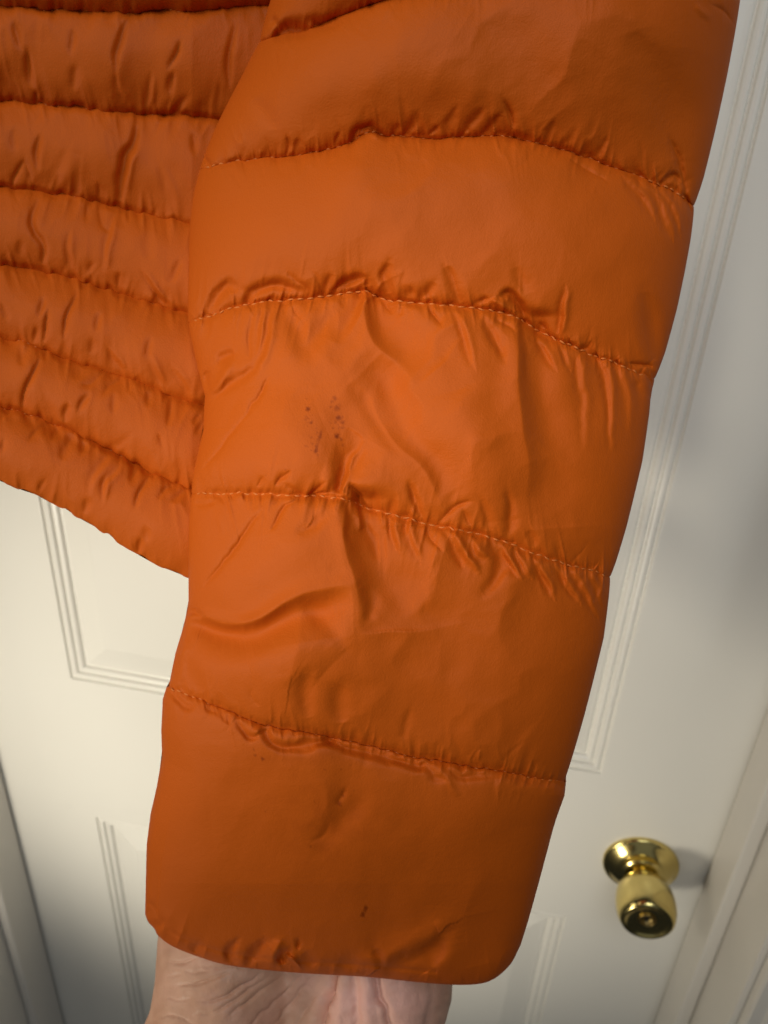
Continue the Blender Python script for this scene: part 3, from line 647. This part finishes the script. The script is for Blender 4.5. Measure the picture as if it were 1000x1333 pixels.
for sc_, am, sd in ((120, 1.4, 13), (46, 0.7, 14), (22, 0.25, 15)):
    H2 += am * noise2(X2 / sc_ + 3, Y2 / (sc_ * 1.3) + 5, sd)
BODY_FOLDS = [
    ([(20, 28), (23, 46), (27, 64)], 5, 1.1, 'v'), ([(36, 66), (37, 92), (43, 112)], 5, 1.5, 'v'), ([(97, 38), (93, 54), (92, 70)], 5, .9, 'v'), ([(101, 86), (96, 102), (95, 118)], 6, 1.0, 'v'), ([(166, 26), (156, 52), (151, 72), (151, 92)], 5, 1.6, 'v'),
    ([(237, 52), (228, 72), (219, 90)], 4, 1.9, 'c'), ([(228, 94), (222, 108), (223, 124)], 5, 1.5, 'v'), ([(305, 32), (300, 62), (298, 88), (299, 112)], 5, 1.7, 'v'), ([(199, 98), (194, 124), (191, 146)], 5, 1.2, 'f'), ([(49, 118), (46, 134)], 4, 1.3, 'c'), ([(152, 96), (158, 124), (172, 146)], 6, 1.1, 'f'), ([(285, 110), (282, 150)], 5, .8, 'c'), ([(262, 130), (258, 154)], 5, .9, 'c'), ([(245, 125), (225, 148), (200, 152)], 5, 1.3, 'v'),
    ([(52, 176), (46, 198), (49, 220)], 4.5, 1.6, 'v'), ([(31, 206), (22, 224), (15, 244)], 4.5, 1.6, 'c'), ([(31, 206), (37, 226), (43, 244)], 5, 1.1, 'c'), ([(92, 196), (82, 222), (72, 250)], 7, 1.8, 's'), ([(180, 160), (176, 184), (164, 205), (158, 232), (156, 264)], 7, 3.0, 'v'), ([(184, 170), (172, 210), (166, 250)], 5, 1.0, 'r'), ([(130, 238), (129, 260)], 4.5, 1.1, 'c'), ([(250, 172), (256, 200)], 5, 1.2, 'v'), ([(18, 168), (20, 196)], 6, .8, 'v'), ([(210, 215), (226, 262), (232, 286)], 7, .9, 'f'),
    ([(52, 258), (43, 280), (45, 300), (56, 320), (57, 348)], 5, 1.9, 'v'), ([(93, 300), (91, 326), (96, 350)], 5, 1.2, 'f'), ([(113, 262), (112, 288)], 5, .9, 'c'), ([(128, 266), (132, 292), (142, 302)], 5, 1.1, 'c'), ([(150, 276), (142, 310), (136, 352)], 6, 1.2, 'f'), ([(166, 272), (166, 286)], 3.5, 1.1, 'c'), ([(234, 338), (227, 356), (222, 370)], 5, 1.0, 'v'), ([(277, 284), (264, 308)], 4, 1.0, 'c'), ([(28, 312), (26, 334)], 6, .8, 'v'), ([(122, 340), (114, 356)], 5, 1.0, 'c'), ([(190, 300), (196, 340)], 9, .8, 'v'),
    ([(101, 380), (89, 408), (82, 442)], 4, 2.0, 'c'), ([(56, 388), (50, 412)], 4.5, 1.2, 'v'), ([(63, 402), (60, 424), (57, 448)], 4, 2.0, 'c'), ([(48, 424), (44, 448)], 4.5, 1.3, 'v'), ([(132, 408), (128, 420), (126, 432)], 4.5, 1.1, 'v'), ([(156, 354), (153, 378)], 4.5, 1.3, 'c'), ([(186, 352), (200, 374), (216, 396)], 4.5, 1.4, 'f'), ([(196, 372), (208, 384), (222, 395)], 4.5, 1.2, 'f'), ([(3, 394), (9, 416)], 5, .9, 'v'), ([(196, 438), (190, 468)], 5, .9, 'v'), ([(142, 452), (152, 468), (162, 482)], 5, 1.1, 'f'), ([(194, 462), (204, 484), (216, 502)], 6, 1.1, 'f'), ([(226, 476), (240, 500), (250, 518)], 6, 1.0, 'f'), ([(120, 440), (118, 462)], 5, .9, 'v'),
    ([(52, 466), (40, 490), (32, 510), (30, 530)], 3.8, 2.4, 'c'), ([(31, 450), (28, 476)], 6, 1.2, 'v'), ([(60, 456), (58, 470)], 4, 1.2, 'c'), ([(103, 474), (101, 496)], 6, 1.1, 'v'), ([(134, 484), (118, 498), (104, 502)], 4, .9, 'c'), ([(160, 492), (140, 504), (132, 514)], 5, 1.0, 'c'), ([(168, 494), (166, 512)], 4, .9, 'c'), ([(116, 512), (108, 524), (102, 536)], 4.5, 1.4, 'v'), ([(88, 524), (85, 550)], 5, 1.7, 'v'), ([(148, 512), (147, 540)], 5, .8, 'v'), ([(194, 508), (194, 530)], 5, 1.0, 'v'), ([(224, 518), (219, 556)], 5, 1.3, 'v'), ([(207, 566), (212, 582)], 4, .9, 'c'), ([(262, 540), (250, 552)], 4, 1.0, 'c'), ([(264, 548), (254, 566)], 4, .9, 'c'),
    ([(64, 552), (48, 560), (36, 574)], 4, 1.0, 'c'), ([(78, 556), (66, 572)], 5, 1.1, 'c'), ([(96, 566), (84, 586), (80, 598)], 8, 1.5, 'v'), ([(112, 574), (106, 588)], 6, 1.2, 'v'), ([(146, 592), (124, 618), (118, 640)], 7, 1.0, 'f'), ([(174, 600), (171, 628)], 5, 1.5, 'v'), ([(194, 618), (184, 638), (176, 662)], 4.5, 1.7, 'c'), ([(157, 606), (138, 634), (134, 652)], 6, 1.0, 'f'), ([(226, 630), (214, 638), (206, 650)], 4.5, 1.2, 'c'), ([(240, 640), (224, 652)], 5, 1.2, 'v'), ([(60, 624), (54, 632), (49, 644)], 4, 1.1, 'c'), ([(190, 684), (190, 706)], 5, 1.0, 'v'), ([(183, 700), (180, 720)], 4.5, 1.6, 'v'), ([(116, 648), (110, 668)], 5, 1.1, 'v'), ([(6, 572), (1, 588)], 4, .9, 'c'), ([(20, 545), (60, 552), (110, 582)], 9, 1.4, 'v'), ([(140, 620), (136, 650)], 5, .9, 'f'),
]
XW = X2 + 1.6 * noise2(X2 / 18, Y2 / 18, 65)
YW = Y2 + 1.6 * noise2(X2 / 15 + 40, Y2 / 15, 67)
for s_ in BODY_FOLDS: add_stroke(H2, XW, YW, s_[0], s_[1] * .95, s_[2] * .95, *s_[3:])
# the same kind of gathers further along, where the jacket leaves the picture
rs = np.random.RandomState(77)
for _ in range(70):
    x_, y_ = rs.uniform(-410, -10), rs.uniform(-90, 520)
    l_ = rs.uniform(16, 40); dx = rs.uniform(-10, 8)
    add_stroke(H2, XW, YW, [(x_, y_), (x_ + dx * .3, y_ + l_ / 2), (x_ + dx, y_ + l_)], rs.uniform(4, 6), rs.uniform(.8, 1.8), rs.choice(['v', 'c', 'f']))
for k in range(2, 8):
    gathers(H2, X2, Y2, st2[k], 500 + 10 * k, 1.1, 1.1, 32, 12)
    seam_puckers(H2, XW, YW, T_ROWS[k], 50 + k, 1, 1, 16, 10, 40, .7)
gathers(H2, X2, Y2, X2.shape[0] - 1, 590, 1.0, 0, 24, 15)
for k in range(1, 8):
    q = seam_q(Y2, st2[k])
    H2 -= (0.9 + 0.9 * noise2(X2 / 26, Y2 * 0 + k, 80 + k)) * np.exp(-(q / 4.5) ** 2)
for k in range(2, 8):
    Y2 = Y2 + 2.2 * noise2(X2 / 9, X2 * 0 + k, 320 + k) * np.exp(-((seam_q(Y2, st2[k]) / 9) ** 2))
# round the two open sides
fall = np.clip((440 - X2) / 120, 0, 1)
W_T = w_base(np.minimum(Y2, 800)) + 0.0065 * WS - np.clip(250 - Y2, 0, 400) ** 1.5 * 1.2e-6
# the body hangs a little behind the sleeve and comes forward towards it
WF2 = W_T + 0.004 - H2 * mm * WS + np.clip((X2 - 250) / 180, 0, 1) * 0.012
# scalloped hem line
last = st2[-2]
Y2[last:] += (S2[last:] ** 6) * 3.2 * noise2(X2[last:] / 11, np.zeros_like(X2[last:]) + 3.3, 71)
bi = np.unique(np.concatenate([np.arange(0, X2.shape[0], 10), [X2.shape[0] - 1]])); bj = np.unique(np.concatenate([np.arange(0, X2.shape[1], 10), [X2.shape[1] - 1]]))
Wb2 = W_T[np.ix_(bi, bj)] + 0.012
Wb2[-1] = WF2[-1, bj]; Wb2[:, 0] = WF2[bi, 0]; Wb2[:, -1] = WF2[bi, -1]; Wb2[0] = WF2[0, bj]
Pb2 = at(X2[np.ix_(bi, bj)], Y2[np.ix_(bi, bj)], Wb2) - JLOC
body = mesh_obj('body_panel', Pb2.reshape(-1, 3), grid_faces(len(bi), len(bj))[:, ::-1].copy(), FABRIC, jacket)
tag(body, 'gathered body of the jacket with narrow quilted bands and wavy hem')
stain_attr(body, np.zeros(len(body.data.vertices)))
P2, bands2 = build('quilted_band', X2, Y2, WF2, st2, body)
bands2[-1]['label'] = 'lowest narrow band along the wavy hem'
for k in range(2, 8):
    r = st2[k]; p3 = P2[r, 150:400:2] - fwd * 0.00005
    o = stitches('stitching', p3, np.repeat(fwd[None], len(p3), 0), body, 0.0024, 0.0014, 0.00024, 90 + k)

# ------------------------------------------------------------------ hand
ball = bmesh.new(); bmesh.ops.create_icosphere(ball, subdivisions=3, radius=1.0); ball.verts.ensure_lookup_table()
BV = np.array([v.co[:] for v in ball.verts]); BF = np.array([[v.index for v in f.verts] for f in ball.faces]); ball.free()
hv, hf = [], []
def capsule_chain(chain):
    """tapered round links between (x, y, depth, radius) joints given in photo pixels"""
    pts = [(np.array(at(x, y, w_)), r * w_ / F_PX) for x, y, w_, r in chain]
    for (a, ra), (b, rb) in zip(pts[:-1], pts[1:]):
        n = max(2, int(np.linalg.norm(b - a) / (0.25 * min(ra, rb))) + 1)
        for f in np.linspace(0, 1, n):
            hf.append(BF + len(BV) * len(hv)); hv.append(BV * (ra * (1 - f) + rb * f) + a * (1 - f) + b * f)
HD = 0.316
capsule_chain([(330, 1720, .285, 118), (345, 1560, .300, 112), (372, 1450, .312, 108)])                 # forearm, wrist
capsule_chain([(440, 1720, .290, 118), (440, 1560, .302, 112), (436, 1450, .312, 108)])
capsule_chain([(372, 1450, .312, 108), (268, 1405, .308, 106), (292, 1345, .313, 100), (299, 1280, .318, 96), (298, 1222, .322, 91), (330, 1160, .326, 66)])            # ball of the thumb
capsule_chain([(330, 1160, .326, 66), (318, 1110, .330, 48), (330, 1010, .334, 42), (350, 930, .336, 34)])     # thumb
capsule_chain([(436, 1450, .312, 108), (436, 1376, .318, 98), (490, 1276, .322, 100), (520, 1130, .330, 74)])            # heel on the little-finger side
capsule_chain([(400, 1420, .318, 90), (405, 1280, .326, 80), (420, 1120, .332, 74)])                                 # hollow of the palm
capsule_chain([(390, 1130, .332, 66), (540, 1110, .332, 62)])
for fx, ln, lean, rad in ((378, 270, -18, 34), (432, 300, -4, 35), (486, 280, 8, 33), (538, 225, 20, 29)):
    x0, y0 = fx, 1080
    capsule_chain([(x0 + (fx - 460) * -.05, 1140, .332, rad + 8), (x0 + lean * .3, y0, .333, rad + 2), (x0 + lean * .8, y0 - ln * .45, .337, rad), (x0 + lean, y0 - ln * .75, .337, rad - 3), (x0 + lean * 1.1, y0 - ln, .335, rad - 8)])
tmp = mesh_obj('hand_form', np.concatenate(hv), np.concatenate(hf), SKIN)
rm = tmp.modifiers.new('r', 'REMESH'); rm.mode = 'VOXEL'; rm.voxel_size = 0.0011
sm = tmp.modifiers.new('s', 'SMOOTH'); sm.factor = 0.5; sm.iterations = 22
ss = tmp.modifiers.new('d', 'SUBSURF'); ss.levels = 1; ss.render_levels = 1
dg = bpy.context.evaluated_depsgraph_get()
hm = bpy.data.meshes.new_from_object(tmp.evaluated_get(dg))
bpy.data.objects.remove(tmp)
hm.name = 'hand'
hand = bpy.data.objects.new('hand', hm); link(hand)
hm.materials.clear(); hm.materials.append(SKIN)
n = len(hm.vertices); co = np.empty(n * 3, np.float32); hm.vertices.foreach_get('co', co); co = co.reshape(-1, 3).astype(float)
no = np.empty(n * 3, np.float32); hm.vertices.foreach_get('normal', no); no = no.reshape(-1, 3).astype(float)
d = co - CAM
cx_ = d @ np.array(to_world([1, 0, 0])); cy_ = d @ np.array(to_world([0, 1, 0])); cz_ = d @ np.array(to_world([0, 0, 1]))
hx, hy = cx_ / cz_ * F_PX + CX, cy_ / cz_ * F_PX + CY
facing = np.clip(-(no @ np.array(to_world([0, 0, 1]))) * 1.6, 0, 1)
HH = np.zeros(n)
HAND_LINES = [
    ([(436, 1255), (430, 1285), (421, 1312), (413, 1345), (408, 1390)], 7, 3.6, 'v', 2), ([(434, 1262), (428, 1290), (420, 1315), (412, 1350)], 2.4, 1.2, 'c', 2),
    ([(463, 1262), (462, 1298), (466, 1350)], 5, 1.3, 'v', 2), ([(488, 1262), (494, 1292), (503, 1318), (512, 1350)], 5, 1.7, 'v', 2), ([(488, 1262), (494, 1292), (503, 1318), (512, 1350)], 1.8, .7, 'c', 2),
    ([(448, 1262), (443, 1300), (440, 1350)], 9, 1.2, 'r', 2), ([(476, 1262), (480, 1345)], 10, 1.2, 'r', 2), ([(530, 1265), (535, 1345)], 24, 1.6, 'r', 2), ([(566, 1262), (556, 1345)], 6, .6, 'v', 2),
    ([(300, 1250), (290, 1310), (290, 1350)], 40, 2.0, 'r', 2), ([(214, 1252), (238, 1254), (262, 1247)], 3, 1.1, 'c'), ([(230, 1285), (262, 1278), (296, 1264)], 3.4, 1.3, 'c'), ([(258, 1304), (288, 1299), (312, 1283), (338, 1268)], 3.4, 1.2, 'c'), ([(252, 1322), (284, 1314), (312, 1296), (346, 1274)], 3, 1.0, 'c'),
    ([(296, 1322), (330, 1298), (366, 1272)], 3, 1.0, 'c'), ([(320, 1340), (358, 1304), (396, 1270)], 3, .9, 'c'), ([(350, 1340), (384, 1300), (412, 1268)], 3, .9, 'c'), ([(380, 1345), (402, 1310), (424, 1280)], 3, .8, 'c'), ([(216, 1272), (236, 1268)], 2.6, .6, 'c'), ([(212, 1300), (236, 1302), (252, 1298)], 2.6, .6, 'c'), ([(206, 1322), (232, 1324), (256, 1334)], 3, .7, 'c'),
    ([(268, 1260), (300, 1256), (322, 1262)], 3, .8, 'c'), ([(240, 1262), (256, 1266), (276, 1262)], 3, .8, 'c'),
]
HX, HY = hx + 2.2 * noise2(hx / 13, hy / 13, 95), hy + 2.2 * noise2(hx / 13 + 30, hy / 13, 96)
for s_ in HAND_LINES: add_stroke(HH, HX, HY, s_[0], s_[1], s_[2], *s_[3:])
rs = np.random.RandomState(5)
for _ in range(60):
    x_, y_ = rs.uniform(215, 580), rs.uniform(1225, 1340); l_ = rs.uniform(8, 30); a_ = rs.uniform(-0.9, -0.2) if x_ < 420 else rs.uniform(-1.9, -1.2)
    add_stroke(HH, hx, hy, [(x_, y_), (x_ + l_ * math.cos(a_), y_ + l_ * math.sin(a_))], rs.uniform(1.6, 2.6), rs.uniform(.08, .2), 'c')
HH += 0.35 * noise2(hx / 22, hy / 14, 91) + 0.12 * noise2(hx / 7, hy / 7, 92)
co += no * (HH * facing * mm)[:, None]
hm.vertices.foreach_set('co', co.astype(np.float32).ravel()); hm.update()
fl = np.exp(-((hx - 485) / 75) ** 2 - ((hy - 1300) / 90) ** 2) * 0.8 + 0.15 * noise2(hx / 25, hy / 25, 97)
a = hm.attributes.new('flush', 'FLOAT', 'POINT'); a.data.foreach_set('value', fl.astype(np.float32))
hm.polygons.foreach_set('use_smooth', np.ones(len(hm.polygons), bool))
tag(hand, 'bare hand with creased palm under the orange cuff', 'hand')
